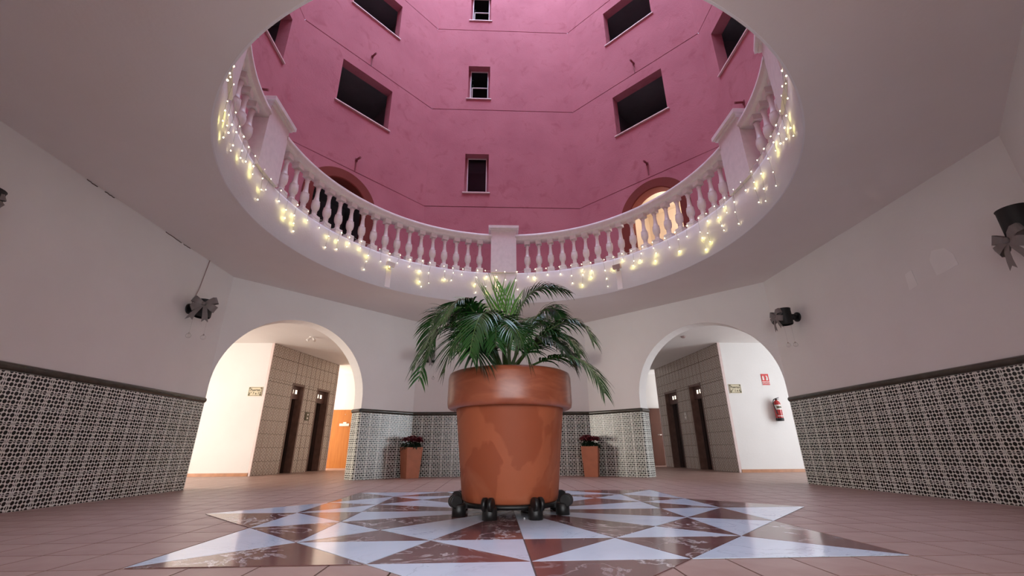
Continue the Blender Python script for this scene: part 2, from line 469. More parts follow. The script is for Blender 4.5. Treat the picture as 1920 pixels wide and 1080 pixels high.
def solid_wall(name, o, sd, nd, L, z0=0, z1=ZC + .05, th=TH, ext=0.0, mat='white_plaster'):
    o, sd, nd = Vector(o), Vector(sd), Vector(nd); g = G()
    g.box(o + sd * (L / 2) - nd * (th / 2) + Vector((0, 0, (z0 + z1) / 2)), (L + ext * 2, th, z1 - z0), sd, nd * -1, (0, 0, 1))
    return struct(g, name, mat)
L8 = 2 * A * T
wl = solid_wall('wall_left', (-A, ys, 0), (0, 1, 0), (1, 0, 0), L8)
dado(wl, (-A, yn, 0), (0, -1, 0), (1, 0, 0), 0, L8)
wr = solid_wall('wall_right', (A, ys, 0), (0, 1, 0), (-1, 0, 0), L8)
dado(wr, (A, yn, 0), (0, -1, 0), (-1, 0, 0), 0, L8)
wb = solid_wall('wall_back', (-A * T, YC + A, 0), (1, 0, 0), (0, -1, 0), L8, ext=.2)
dado(wb, (-A * T, YC + A, 0), (1, 0, 0), (0, -1, 0), 0, L8)

PLN = 2.40; OW = L8 - PLN
def arch_wall(name, o, sd, nd):
    """o = corner with the side wall, opening starts there, pier at the far end"""
    o, sd, nd = Vector(o), Vector(sd), Vector(nd); g = G()
    P = lambda s, z, d: o + sd * s + Vector((0, 0, z)) - nd * d
    arch_face(g, P, 0, L8, .03, OW, 0, ZC + .05, 2.92, 5.51, TH)
    w_ = struct(g, name, 'white_plaster')
    dado(w_, o, sd, nd, OW, L8)
    dado(w_, o + sd * OW - nd * TH, nd, sd * -1, 0, TH)      # reveal of the pier
    return w_
waL = arch_wall('wall_back_left', (-A, yn, 0), (K, K, 0), (K, -K, 0))
waR = arch_wall('wall_back_right', (A, yn, 0), (-K, K, 0), (-K, -K, 0))
waSL = arch_wall('wall_front_left', (-A, ys, 0), (K, -K, 0), (K, K, 0))
waSR = arch_wall('wall_front_right', (A, ys, 0), (-K, -K, 0), (-K, K, 0))
# entrance wall behind / around the camera: wide opening and vestibule
g = G(); P = lambda s, z, d: Vector((-A * T + s, YC - A - d, z))
arch_face(g, P, 0, L8, .4, L8 - .4, 0, ZC + .05, 4.4, 5.6, .5); struct(g, 'wall_front', 'white_plaster')
for s_ in (-1, 1):
    g = G(); g.box((s_ * 5.4, -3.2, 2.97), (.4, 8.2, 5.95)); struct(g, 'wall_entrance', 'white_plaster')
g = G(); g.box((0, -3.4, 6.1), (11.2, 8.6, .3)); struct(g, 'ceiling_entrance', 'ceiling_plaster')
g = G(); g.box((0, -7.7, 2.97), (11.2, .3, 5.95)); struct(g, 'wall_entrance_end', 'white_plaster')

# ---- ceiling with the round opening and its fascia ring
HX, HY, HR = 0.0, 9.85, 6.46
def ring_pt(r, deg, z): a = math.radians(deg); return (HX + r * math.cos(a), HY + r * math.sin(a), z)
g = G(); n = 192; AO = 10.2
def oct_pt(i, z, ao=AO):
    a = 2 * PI * i / n; m = (a + PI / 8) % (PI / 4) - PI / 8; r = ao / math.cos(m)
    return (r * math.cos(a), YC + r * math.sin(a), z)
inn = [(HX + (HR + .02) * math.cos(2 * PI * i / n), HY + (HR + .02) * math.sin(2 * PI * i / n)) for i in range(n)]
for z in (ZC, ZT - .3):
    g.grid([[(x, y, z) for x, y in inn], [oct_pt(i, z) for i in range(n)]], True, False)
g.grid([[oct_pt(i, ZC) for i in range(n)], [oct_pt(i, ZT - .3) for i in range(n)]], True, False)
ceil = struct(g, 'ceiling', 'ceiling_plaster')
g = G()
prof = [(HR + .45, ZC + .06), (HR + .03, ZC + .06), (HR + .03, ZC - .015), (HR, ZC - .015), (HR, ZT - .1), (HR + .02, ZT - .02), (HR + .06, ZT), (HR + .75, ZT), (HR + .75, ZC + .3)]
g.grid([[ring_pt(r, 360 * i / n, z) for i in range(n)] for r, z in prof], True, False)
for i_, s_ in enumerate(g.sm): g.sm[i_] = True
fas = part(g, 'fascia_ring', 'fascia_plaster', ceil)
for p in fas.data.polygons: p.use_smooth = abs(p.normal.z) < .3

# ---- balustrade
PH = 1.75
bal = thing('balustrade', 'white turned-baluster balustrade ringing the round ceiling opening', 'balustrade', (HX, HY, ZT))
g = G()
pr = [(.15, 0), (.15, .17), (.135, .19), (.095, .25), (.085, .30), (.10, .33), (.085, .36), (.10, .40), (.14, .47), (.155, .57), (.15, .66), (.135, .71), (.145, .73), (.105, .76), (.085, .86), (.068, 1.05), (.068, 1.13), (.085, 1.16), (.07, 1.18), (.10, 1.25), (.12, 1.30), (.12, 1.46)]
rows = []
for r, z in pr[2:-2]: r *= .87; rows.append([(r * math.cos(2 * PI * j / 14), r * math.sin(2 * PI * j / 14), z) for j in range(14)])
g.grid(rows, True, True, True)
g.box((0, 0, .095), (.27, .27, .19)); g.box((0, 0, 1.385), (.235, .235, .17))
bme = g.mesh('baluster', 'white_stone')
BR = HR + .17
peds = [90, 180, 0, 209.0, -29.0, 270]
def near_ped(d): return min(abs((d - p + 180) % 360 - 180) for p in peds)
def baluster_at(d):
    a = math.radians(d); link_obj('baluster', bme, bal, (BR * math.cos(a), BR * math.sin(a), 0), (0, 0, a))
for k in range(18): baluster_at(81.3 - 4.27 * k); baluster_at(98.7 + 4.27 * k)
for k in range(4): baluster_at(-8.6 - 4.1 * k); baluster_at(188.6 + 4.1 * k)
for k in range(12): baluster_at(-37.5 - 4.1 * k if k < 11 else -81); baluster_at(217.5 + 4.1 * k if k < 11 else 261)
g = G()
rp = [(-.19, 1.47), (.19, 1.47), (.21, 1.50), (.21, 1.57), (.245, 1.60), (.245, 1.70), (.20, 1.74), (-.20, 1.74), (-.245, 1.70), (-.245, 1.60), (-.21, 1.57), (-.21, 1.50)]
spans = []
ps = sorted(p % 360 for p in peds)
for a, b in zip(ps, ps[1:] + [ps[0] + 360]): spans.append((a + 4.4, b - 4.4))
for a, b in spans:
    m_ = max(2, int((b - a) / 2)); g = G()
    rows = [[((BR + r) * math.cos(math.radians(a + (b - a) * i / m_)), (BR + r) * math.sin(math.radians(a + (b - a) * i / m_)), z) for r, z in rp] for i in range(m_ + 1)]
    g.grid(rows, True, True, True); o = part(g, 'handrail', 'white_stone', bal)
for p in peds:
    a = math.radians(p); g = G(); g.box((.05, 0, .96), (.58, 1.06, 1.94))
    pd = link_obj('pedestal', g.mesh('pedestal', 'white_stone'), bal, (BR * math.cos(a), BR * math.sin(a), 0), (0, 0, a))
    g = G(); g.box((.05, 0, 0), (.70, 1.16, .10)); g.box((.05, 0, .09), (.84, 1.28, .12)); part(g, 'cap', 'white_stone', pd, (0, 0, 1.95))

# ---- string lights round the opening
sl = thing('string_lights', 'warm white icicle string lights hung round the opening edge', 'lights', (HX, HY, ZT))
RB = HR - .05
g = G(); bulbs = []
top = []
for i in range(0, 361):
    d = -60 + i * (300 / 360); top.append((d, .05 + .035 * math.sin(i * .9) + random.uniform(-.02, .02)))
def rp3(d, z, r=RB): a = math.radians(d); return (r * math.cos(a), r * math.sin(a), z)
for k in range(0, 360, 12): g.tube([rp3(d, z) for d, z in top[k:k + 13]], .006, 4, False)
d = -52.0
while d < 232:
    n_ = random.choice((1, 1, 2, 2, 3, 3)); z = 0; pts = [rp3(d, .05)]; dd = d
    for q in range(n_):
        z -= random.uniform(.16, .44); dd += random.uniform(-.8, .8); pts.append(rp3(dd, z)); bulbs.append((dd, z))
    g.tube(pts, .005, 4, False)
    if random.random() < .9: bulbs.append((d + random.uniform(-.6, .6), random.uniform(.0, .09)))
    d += random.uniform(3.3, 4.6)
part(g, 'wire', 'wire', sl)
random.shuffle(bulbs)
g = G()
g.lathe([(.003, -.016), (.011, -.011), (.016, 0), (.011, .011), (.003, .016)], 8); bulb_me = g.mesh('bulb', 'bulb_light')
for q, (d, z) in enumerate(bulbs[:290]):
    o = link_obj('bulb', bulb_me, sl, rp3(d, z, RB - .01)); f = random.uniform(.65, 1.2); o.scale = (f, f, f)
gl = bpy.data.lights.new('bulb_glow', 'POINT'); gl.energy = .09; gl.color = (1, .88, .25); gl.shadow_soft_size = .012
for q, (d, z) in enumerate([b for b in bulbs if -1.1 < b[1] < -.1][:60]):
    o = bpy.data.objects.new('bulb_glow', gl); COL.objects.link(o); o.location = (Vector((HX, HY, ZT)) + Vector(rp3(d + .3, z - .05, HR - .10))) * S

# ---- pink light well
PX, PYN, PYC, PW = 8.49, 18.28, 13.375, 3.80
ZTOP = 36.0; GR = [12.13, 18.13, 24.04]
PYS = 2 * 9.85 - PYN; PYCS = 2 * 9.85 - PYC
def cuts(base, extra): return sorted(set([round(x, 4) for x in base + extra]))
zg = []
for z in GR: zg += [z - .022, z + .022]
def pink(name, o, sd, nd, L, holes, z0=ZT):
    sc = cuts([0, L], [h[0] for h in holes] + [h[1] for h in holes])
    zc = cuts([z0, ZTOP], zg + [h[2] for h in holes] + [h[3] for h in holes])
    def dep(i, j):
        s, z = (sc[i] + sc[i + 1]) / 2, (zc[j] + zc[j + 1]) / 2
        for h in holes:
            if h[0] < s < h[1] and h[2] < z < h[3]: return None
        for q in GR:
            if abs(z - q) < .02: return .035
        return 0
    def mf(i, j):
        z = (zc[j] + zc[j + 1]) / 2
        return 1 if any(abs(z - q) < .02 for q in GR) else 0
    return relief(name, o, sd, nd, sc, zc, dep, ['pink_plaster', 'groove'], .45, mf)
LD = math.hypot(PX - PW, PYN - PYC)
sdL = Vector((-(PX - PW), -(PYN - PYC), 0)) / LD; ndL = Vector((-sdL.y, sdL.x, 0)) * -1
if ndL.y > 0: ndL = -ndL
sdR = Vector((-sdL.x, sdL.y, 0)); ndR = Vector((-ndL.x, ndL.y, 0))
win_back = [(1.88 + .0, 3.08, 12.93, 15.26), (1.88, 3.08, 18.87, 21.25), (1.88, 3.08, 24.80, 27.2)]
BIG = [(2.40, 4.96, 15.12, 17.50), (2.40, 4.96, 21.05, 23.42), (2.40, 4.96, 27.0, 29.4)]
SIDE = [(.82, 3.38, 14.84, 17.06), (.82, 3.38, 20.8, 23.2), (.82, 3.38, 26.8, 29.2)]
pb = pink('wall_upper_back', (-PW, PYN, 0), (1, 0, 0), (0, -1, 0), 2 * PW, win_back)
def arch_hole_pink(name, o, sd, nd, holes, cx, side):
    w_ = pink(name, o, sd, nd, LD, holes, z0=GR[0] - .022)
    g = G(); P = lambda s, z, d: Vector(o) + Vector(sd) * s + Vector((0, 0, z)) - Vector(nd) * d
    arch_face(g, P, 0, LD, cx - 1.52, cx + 1.52, ZT, GR[0] - .022, 10.42, 11.92, .45); part(g, 'ground_band', 'pink_plaster', w_)
    # painted moulding round the arch
    g = G(); rows = []
    n_ = 32
    pth = [(-1, 0, ZT)] + [(-math.cos(PI * k / n_), math.sin(PI * k / n_), 10.42) for k in range(n_ + 1)] + [(1, 0, ZT)]
    for cxs, sn, zb in pth:
        rows.append([P(cx + cxs * r, zb + sn * r * (1.5 / 1.52), d) for r, d in ((1.56, -.03), (1.56, .02), (1.56, -.03), (1.16, -.03), (1.12, 0), (1.12, .45))])
    g.grid(rows, False, False); part(g, 'arch_surround', 'terracotta_paint', w_)
    return w_
pl_ = arch_hole_pink('wall_upper_back_left', (-PW, PYN, 0), sdL, ndL, BIG, 4.08, -1)
pr_ = arch_hole_pink('wall_upper_back_right', (PW, PYN, 0), sdR, ndR, BIG, 3.70, 1)
pink('wall_upper_left', (-PX, PYC, 0), (0, -1, 0), (1, 0, 0), PYC - PYCS, SIDE)
pink('wall_upper_right', (PX, PYC, 0), (0, -1, 0), (-1, 0, 0), PYC - PYCS, SIDE)
pink('wall_upper_front_left', (-PX, PYCS, 0), Vector((PX - PW, PYS - PYCS, 0)).normalized(), Vector((K, K, 0)), LD, [])
pink('wall_upper_front_right', (PX, PYCS, 0), Vector((-(PX - PW), PYS - PYCS, 0)).normalized(), Vector((-K, K, 0)), LD, [])
pink('wall_upper_front', (-PW, PYS, 0), (1, 0, 0), (0, 1, 0), 2 * PW, [])
for (cx_, cy_), wo in (((-PW, PYN), pb), ((PW, PYN), pb), ((-PX, PYC), pl_), ((PX, PYC), pr_)):
    g = G(); ov = Vector((cx_, cy_ - 9.85, 0)).normalized() * .13
    for z in GR: g.box(Vector((cx_, cy_, z)) + ov, (.16, .16, .1))
    part(g, 'groove_corner', 'groove', wo)
# gallery floor behind the fascia up to the pink walls
g = G(); g.grid([[ring_pt(HR + .7, 360 * i / n, ZT - .02) for i in range(n)], [oct_pt(i, ZT - .02, 10.0) for i in range(n)]], True, False)
struct(g, 'floor_gallery', 'floor_tile')

# windows: openings to dark galleries, with sills; small ones with frames and panes
WN = [0]
def opening(o, sd, nd, h, kind):
    WN[0] += 1
    o, sd, nd = Vector(o), Vector(sd), Vector(nd); s0, s1, z0, z1 = h; W = s1 - s0; H = z1 - z0
    P = lambda s, z, d: o + sd * s + Vector((0, 0, z)) - nd * d
    g = G(); fr = .05; dp = .40
    if kind == 'small':
        for q in ((s0 + .12, z0 + H / 2 + .0, .05, H), (s1 - .12, z0 + H / 2, .05, H)):
            g.box(P(q[0], q[1], dp - .02), (q[2], .06, q[3]), sd, nd, (0, 0, 1))
        for zz in (z0 + .03, z1 - .03, ): g.box(P((s0 + s1) / 2, zz, dp - .02), (W - .2, .06, .05), sd, nd, (0, 0, 1))
        wobj = struct(g, 'window_%d' % WN[0], 'frame_white')
        g = G()
        if z0 < 15: g.box(P((s0 + s1) / 2, z0 + H / 2, dp + .01), (W - .24, .012, H - .06), sd, nd, (0, 0, 1))
        else: g.box(P(s0 + .22, z0 + H / 2, dp + .5), (.012, .9, H - .1), sd, nd, (0, 0, 1))     # the leaf stands open into the room
        part(g, 'pane', 'pane_glass', wobj)
        g = G()
        for q in ((s0 + .06, .12), (s1 - .06, .12)): g.box(P(q[0], z0 + H / 2, dp + .02), (q[1], .05, H), sd, nd, (0, 0, 1))
        part(g, 'reveal_strip', 'pink_plaster', wobj)
        if z0 > 15:
            g = G(); g.box(P((s0 + s1) / 2 + .02, z0 + H * .47, dp - .06), (W - .35, .05, .05), sd, nd, (0, 0, 1)); g.box(P(s0 + .21, z0 + H * .24, dp - .06), (.05, .05, H * .48), sd, nd, (0, 0, 1)); part(g, 'sash', 'frame_metal', wobj)
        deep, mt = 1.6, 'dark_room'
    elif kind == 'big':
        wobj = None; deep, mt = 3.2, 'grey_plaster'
    # room behind
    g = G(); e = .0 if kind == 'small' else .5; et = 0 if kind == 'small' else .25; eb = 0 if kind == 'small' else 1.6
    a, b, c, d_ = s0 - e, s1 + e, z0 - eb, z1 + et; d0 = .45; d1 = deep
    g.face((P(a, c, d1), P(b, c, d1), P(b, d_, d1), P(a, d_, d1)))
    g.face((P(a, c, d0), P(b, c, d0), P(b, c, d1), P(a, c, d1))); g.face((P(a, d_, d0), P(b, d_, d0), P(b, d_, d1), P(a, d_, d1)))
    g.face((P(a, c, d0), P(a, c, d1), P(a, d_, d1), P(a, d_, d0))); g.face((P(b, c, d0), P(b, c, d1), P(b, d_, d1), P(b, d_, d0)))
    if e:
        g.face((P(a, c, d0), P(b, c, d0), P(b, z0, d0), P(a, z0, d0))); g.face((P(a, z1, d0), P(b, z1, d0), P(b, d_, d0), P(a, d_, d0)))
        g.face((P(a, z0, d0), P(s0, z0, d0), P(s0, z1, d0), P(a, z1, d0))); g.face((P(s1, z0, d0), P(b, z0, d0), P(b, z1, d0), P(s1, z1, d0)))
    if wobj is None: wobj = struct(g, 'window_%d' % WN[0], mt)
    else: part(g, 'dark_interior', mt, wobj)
    g = G(); g.box(P((s0 + s1) / 2, z0 - .01, .17), (W + .16, .50, .055), sd, nd, (0, 0, 1)); part(g, 'window_sill', 'sill_stone', wobj)
for h in win_back: opening((-PW, PYN, 0), (1, 0, 0), (0, -1, 0), h, 'small')
for h in BIG:
    opening((-PW, PYN, 0), sdL, ndL, h, 'big'); opening((PW, PYN, 0), sdR, ndR, h, 'big')
for h in SIDE[:2]:
    opening((-PX, PYC, 0), (0, -1, 0), (1, 0, 0), h, 'big'); opening((PX, PYC, 0), (0, -1, 0), (-1, 0, 0), h, 'big')
# rooms behind the two first-floor arches
for nm, o, sd, nd, cx, mt in (('wall_dark_room', (-PW, PYN, 0), sdL, ndL, 4.08, 'grey_plaster'), ('wall_lit_room', (PW, PYN, 0), sdR, ndR, 3.70, 'cream_plaster')):
    o = Vector(o); P = lambda s, z, d: o + sd * s + Vector((0, 0, z)) - nd * d
    g = G(); a, b, c, d_, d0, d1 = cx - 1.6, cx + 1.6, ZT, 12.0, .45, 3.0
    g.face((P(a, c, d1), P(b, c, d1), P(b, d_, d1), P(a, d_, d1)))
    g.face((P(a, c, d0), P(b, c, d0), P(b, c, d1), P(a, c, d1))); g.face((P(a, d_, d0), P(b, d_, d0), P(b, d_, d1), P(a, d_, d1)))
    g.face((P(a, c, d0), P(a, c, d1), P(a, d_, d1), P(a, d_, d0))); g.face((P(b, c, d0), P(b, c, d1), P(b, d_, d1), P(b, d_, d0)))
    struct(g, nm, mt)
    if mt == 'cream_plaster':
        l = bpy.data.lights.new('room_lamp', 'POINT'); l.energy = 13; l.color = (1, .95, .88); l.shadow_soft_size = .12
        lo = bpy.data.objects.new('room_lamp', l); COL.objects.link(lo); lo.location = P(cx + .3, 11.0, 1.5) * S
# rain spouts
def spout(o, sd, nd, s, z, label):
    o, sd, nd = Vector(o), Vector(sd), Vector(nd); b = o + sd * s + Vector((0, 0, z))
    t = thing('drain_spout', label, 'drain pipe', b, group='drain spouts on the pink walls')
    g = G(); g.tube([nd * .006, nd * .12, nd * .34 - Vector((0, 0, .03))], .045, 10); part(g, 'pipe', 'spout_pink', t)
    g = G(); g.box(nd * .012, (.12, .02, .14), sd, nd, (0, 0, 1)); g.box(nd * .004 - Vector((0, 0, .32)), (.06, .01, .56), sd, nd, (0, 0, 1)); part(g, 'flange_stain', 'spout_pink', t)  # flange plate, plus a thin strip below it for the stain streak
spout((-PW, PYN, 0), sdL, ndL, 3.70, 12.72, 'small pink drain pipe above the dark first-floor arch')
spout((-PW, PYN, 0), sdL, ndL, 3.66, 18.72, 'small pink drain pipe above the left large middle opening')
spout((PW, PYN, 0), sdR, ndR, 3.70, 12.85, 'small pink drain pipe above the lit first-floor arch')
spout((PW, PYN, 0), sdR, ndR, 3.72, 18.76, 'small pink drain pipe above the right large middle opening')
spout((-PX, PYC, 0), (0, -1, 0), (1, 0, 0), 1.7, 12.6, 'small pink drain pipe on the left side wall above the balustrade')
spout((PX, PYC, 0), (0, -1, 0), (-1, 0, 0), 1.7, 12.6, 'small pink drain pipe on the right side wall above the balustrade')

# ---- side halls
def quad_wall(name, a, b, z0, z1, mat, th=.2):
    a, b = Vector((*a, 0)), Vector((*b, 0)); d = (b - a); L = d.length; d.normalize(); nn = Vector((-d.y, d.x, 0)); g = G()
    g.box((a + b) / 2 + Vector((0, 0, (z0 + z1) / 2)), (L, th, z1 - z0), d, nn, (0, 0, 1)); return struct(g, name, mat)
for s_ in (-1, 1):
    sn = 'left' if s_ < 0 else 'right'
    # ceiling of the hall: outside the octagon
    g = G()
    poly = [(A + .3, -.5), (19.2, -.5), (19.2, 31), (3.6, 31), (3.6, YC + A + .45), (A * T + .2, YC + A + .45), (A + .45, yn + .1), (A + .45, ys - .1), (A * T + .3, YC - A - .4), (A * T + .3, -.5)]
    poly = [(19.2, -.5), (19.2, 31), (4.4, 31), (4.4, 19.2), (A + .35, yn + .1), (A + .35, ys - .1), (A * T + .5, YC - A - .3), (A * T + .5, -.5)]
    vs_ = [(s_ * x, y) for x, y in poly]
    for q in range(1):
        import bmesh
        bm = bmesh.new(); vv = [bm.verts.new((x * S, y * S, HC * S)) for x, y in vs_]; bm.faces.new(vv); bmesh.ops.triangulate(bm, faces=bm.faces[:])
        geo = bmesh.ops.extrude_face_region(bm, geom=bm.faces[:]); bmesh.ops.translate(bm, vec=(0, 0, .2), verts=[v for v in geo['geom'] if isinstance(v, bmesh.types.BMVert)])
        bmesh.ops.recalc_face_normals(bm, faces=bm.faces[:])
        me = bpy.data.meshes.new('ceiling_' + sn); bm.to_mesh(me); bm.free(); me.materials.append(MATS['white_plaster'])
    oc = link_obj('ceiling_' + sn + '_hall', me); oc['kind'] = 'structure'
    quad_wall('wall_%s_hall_outer' % sn, (s_ * 19.1, -.6), (s_ * 19.1, 31), 0, HC + .1, 'white_plaster')
    quad_wall('wall_%s_hall_front' % sn, (s_ * 4.4, -.5), (s_ * 19.1, -.5), 0, HC + .1, 'white_plaster')
    quad_wall('wall_%s_hall_inner' % sn, (s_ * 4.5, 19.6), (s_ * 4.5, 31), 0, HC + .1, 'white_plaster')
# back walls with the doors seen through the gaps
blocks = {-1: ((-11.07, 21.0), (-9.84, 26.66)), 1: ((10.77, 20.53), (10.31, 28.05))}
doors = {-1: ((1.85, 2.86), (3.98, 5.18)), 1: ((2.17, 3.50), (4.95, 6.60))}
for s_ in (-1, 1):
    sn = 'left' if s_ < 0 else 'right'
    quad_wall('wall_%s_passage' % sn, (s_ * 4.4, 30.1), (s_ * 19.1, 30.1), 0, HC + .1, 'white_plaster')
    n0, f0 = Vector((*blocks[s_][0], 0)), Vector((*blocks[s_][1], 0))
    # white wall carrying the signs
    ww = quad_wall('wall_%s_hall_sign' % sn, (n0.x, n0.y + .1), (s_ * 17.4, n0.y + .1), 0, HC + .02, 'white_plaster')
    g = G(); g.box((n0.x + s_ * 3.2, n0.y - .02, .065), (6.3, .05, .13))
    sk = part(g, 'skirting_board', 'skirting', ww)
    quad_wall('wall_%s_block_far' % sn, (f0.x, f0.y), (s_ * 16.5, f0.y), 0, HC + .02, 'white_plaster')
    d = (f0 - n0); L = d.length; d.normalize(); nd = Vector((d.y, -d.x, 0))
    if nd.x * s_ > 0: nd = -nd
    # lift wall: body with two recesses
    dd = doors[s_]; DZ = 4.3
    sc = [0, dd[0][0], dd[0][1], dd[1][0], dd[1][1], L]; zc = [0, DZ, HC + .02]
    wlf = relief('wall_%s_lift' % sn, n0, d, nd, sc, zc, lambda i, j: .5 if (j == 0 and i in (1, 3)) else 0, ['grout'], .5)
    # tiles, as parts of the wall
    tw, tht, tt = .40, .595, .03
    m3 = Matrix((d, nd * -1, Vector((0, 0, 1)))).transposed(); cache = {}
    segs = [(0.0, sc[1]), (sc[2], sc[3]), (sc[4], L)]
    for r in range(10):
        z0, z1 = r * tht, (r + 1) * tht
        runs = segs if z1 <= DZ + .01 else ([(0.0, L)] if z0 >= DZ - .01 else None)
        todo = [(a, b, z0, z1) for a, b in runs] if runs else [(a, b, z0, DZ) for a, b in segs] + [(0.0, L, DZ, z1)]
        for a, b, za, zb in todo:
            s0 = a
            while s0 < b - .02:
                wd = round(min(tw - (s0 % tw if a == 0 or True else 0) or tw, b - s0), 3)
                if wd < .02: s0 += .02; continue
                h_ = round(zb - za, 3); key = (wd, h_)
                if key not in cache:
                    g = G(); g.box((0, 0, 0), (wd - .008, tt, h_ - .008)); g.uv = [((g.v[i][0] + wd / 2) / tw, (g.v[i][2] + h_ / 2) / tht) for f in g.f for i in f]
                    cache[key] = g.mesh('tile', 'lift_tile')
                link_obj('tile', cache[key], wlf, n0 + d * (s0 + wd / 2) + nd * (tt / 2) + Vector((0, 0, (za + zb) / 2)), mat3=m3)
                s0 += wd
    g = G(); g.box(n0 + nd * .0 + Vector((0, 0, HC / 2)), (.05, .12, HC), d, nd, (0, 0, 1)); part(g, 'corner_bead', 'sill_stone', wlf)
    g = G(); g.box(f0 + Vector((0, 0, HC / 2)), (.05, .12, HC), d, nd, (0, 0, 1)); part(g, 'corner_bead', 'sill_stone', wlf)
    for q, (a, b) in enumerate(dd):
        lab = 'dark brown lift door, %s of the pair seen through the %s arch' % ('nearer' if q == 0 else 'farther', sn)
        base = n0 + d * ((a + b) / 2)
        t = thing('lift_entrance', lab, 'elevator', base)
        t.matrix_world = Matrix.Translation(base * S) @ m3.to_4x4()
        W = b - a
        g = G()
        for e in (-1, 1): g.box((e * (W / 2 - .05), .22, DZ / 2), (.1, .52, DZ))
        g.box((0, .22, DZ - .05), (W, .52, .1)); part(g, 'frame', 'stone_frame', t)
        g = G(); g.box((0, .28, DZ - .42), (W - .2, .2, .64)); hd = part(g, 'header', 'lift_header', t)
        for e in (-.17, .12):
            g = G(); g.box((0, 0, 0), (.13, .02, .2)); part(g, 'indicator', 'indicator_light', hd, (e, .17, DZ - .38))
        g = G(); g.box((0, .40, (DZ - .74) / 2), (W - .2, .08, DZ - .74)); g.box((W * .18, .35, (DZ - .74) / 2), (.03, .04, DZ - .8)); part(g, 'door_panel', 'lift_door', t)
        g = G(); g.box((-W * .1, .34, 2.0), (.03, .05, .5)); part(g, 'handle', 'chrome', t)
    base = n0 + d * ((dd[0][1] + dd[1][0]) / 2 - .02) + nd * .03 + Vector((0, 0, 2.75))
    t = thing('call_panel', 'small lift call plate between the two lift doors seen through the %s arch' % sn, 'panel', base)
    t.matrix_world = Matrix.Translation(base * S) @ m3.to_4x4()
    g = G(); g.box((0, -.02, 0), (.28, .04, .42)); part(g, 'plate', 'chrome' if s_ > 0 else 'sign_dark', t)
    for z in (-.09, .09):
        g = G(); g.tube([(0, -.03, z), (0, -.06, z)], .045, 12); part(g, 'button', 'label_white', t)
# doors at the far end
def far_door(name, x0, x1, z1, mat, label_mat=None):
    y = 29.98; g = G(); g.box(((x0 + x1) / 2, y - .03, z1 / 2), (x1 - x0, .08, z1)); dr = struct(g, name, mat)
    g = G()
    for x in (x0 - .06, x1 + .06): g.box((x, y - .02, z1 / 2), (.12, .12, z1 + .05))
    g.box(((x0 + x1) / 2, y - .02, z1 + .03), (x1 - x0 + .24, .12, .1)); part(g, 'door_frame', 'orange_wood' if label_mat else 'brown_wood', dr)
    return dr
d1 = far_door('door_1', -10.95, -9.1, 3.49, 'orange_wood', 1)
g = G(); g.box((-10.1, 29.87, 2.62), (.62, .03, .16)); g.box((-10.08, 29.87, 2.74), (.2, .03, .1)); part(g, 'door_plate', 'label_white', d1)
g = G(); g.lathe([(.02, 0), (.04, .02), (.02, .04)], 10, (-10.1, 29.88, 3.25)); part(g, 'peephole', 'chrome', d1)
g = G(); g.tube([(-9.4, 29.88, 1.9), (-9.4, 29.78, 1.9), (-9.62, 29.78, 1.9)], .03, 8); part(g, 'handle', 'chrome', d1)
d2 = far_door('door_2', 10.36, 11.6, 3.54, 'brown_wood')
g = G(); g.tube([(10.6, 29.88, 1.9), (10.6, 29.78, 1.9), (10.85, 29.78, 1.9)], .03, 8); part(g, 'handle', 'chrome', d2)
# skirting of far wall
g = G(); g.box((-14, 29.97, .08), (5.9, .08, .16)); part(g, 'skirting_board', 'skirting', bpy.data.objects['wall_left_passage'])

# ---- signs and extinguisher on the white hall walls
FX = Matrix(((1, 0, 0), (0, 0, -1), (0, 1, 0)))   # local x,y -> world x,z ; faces -y
def door_sign(cx, y, cz, W, H, l1, l2, label):
    t = thing('door_number_sign', label, 'sign', (cx, y, cz))
    g = G(); g.box((0, -.015, 0), (W, .03, H)); part(g, 'plaque', 'sign_cream', t)
    g = G(); e = .014
    for z in (-1, 1): g.box((0, -.034, z * (H / 2 - .03)), (W - .04, .01, e))
    for x in (-1, 1): g.box((x * (W / 2 - .03), -.034, 0), (e, .01, H - .04))
    for x in (-1, 1):
        for z in (-1, 1): g.box((x * (W / 2 - .05), -.035, z * (H / 2 - .05)), (.06, .012, .06))
    part(g, 'border', 'sign_dark', t)
    text(l1, H * .36, 'sign_dark', t, FX, (0, -.036, H * .16), bold=.0008)
    text(l2, H * .36, 'sign_dark', t, FX, (0, -.036, -H * .20), bold=.0008)
YSL, YSR = 21.0, 20.53
door_sign(-11.50, YSL, 3.64, .62, .42, 'Puertas', 'nº 7 a 12', 'cream plaque reading Puertas nº 7 a 12 on the wall through the left arch')
door_sign(11.22, YSR, 3.70, .58, .42, 'Puertas', 'nº 1 a 6', 'cream plaque reading Puertas nº 1 a 6 on the wall through the right arch')
t = thing('extinguisher_sign', 'red and white fire extinguisher sign above the red extinguisher', 'sign', (12.80, YSR, 4.14))
g = G(); g.box((0, -.01, .08), (.36, .02, .36)); g.box((0, -.01, -.2), (.36, .02, .13)); part(g, 'red_panel', 'sign_red', t)
g = G(); g.prism([(-.13, .0), (-.13, .17), (-.09, .22), (-.05, .17), (-.05, 0)], (0, -1, 0), .01, (-.01, -.02, -.04)); g.prism([(.03, -.03), (.13, -.03), (.13, .13), (.10, .20), (.03, .2), (.07, .12)], (0, -1, 0), .01, (-.01, -.02, -.02)); g.box((0, -.012, -.117), (.36, .024, .03)); part(g, 'pictogram', 'label_white', t)
text('EXTINTOR', .085, 'label_white', t, FX, (0, -.022, -.205), bold=.0005)
t = thing('fire_extinguisher', 'red fire extinguisher with black base hung on the white wall through the right arch', 'fire extinguisher', (12.98, YSR - .2, 2.2))
g = G(); g.lathe([(.155, 0), (.165, .02), (.165, .12), (.15, .13)], 20); part(g, 'base_ring', 'black_metal', t)
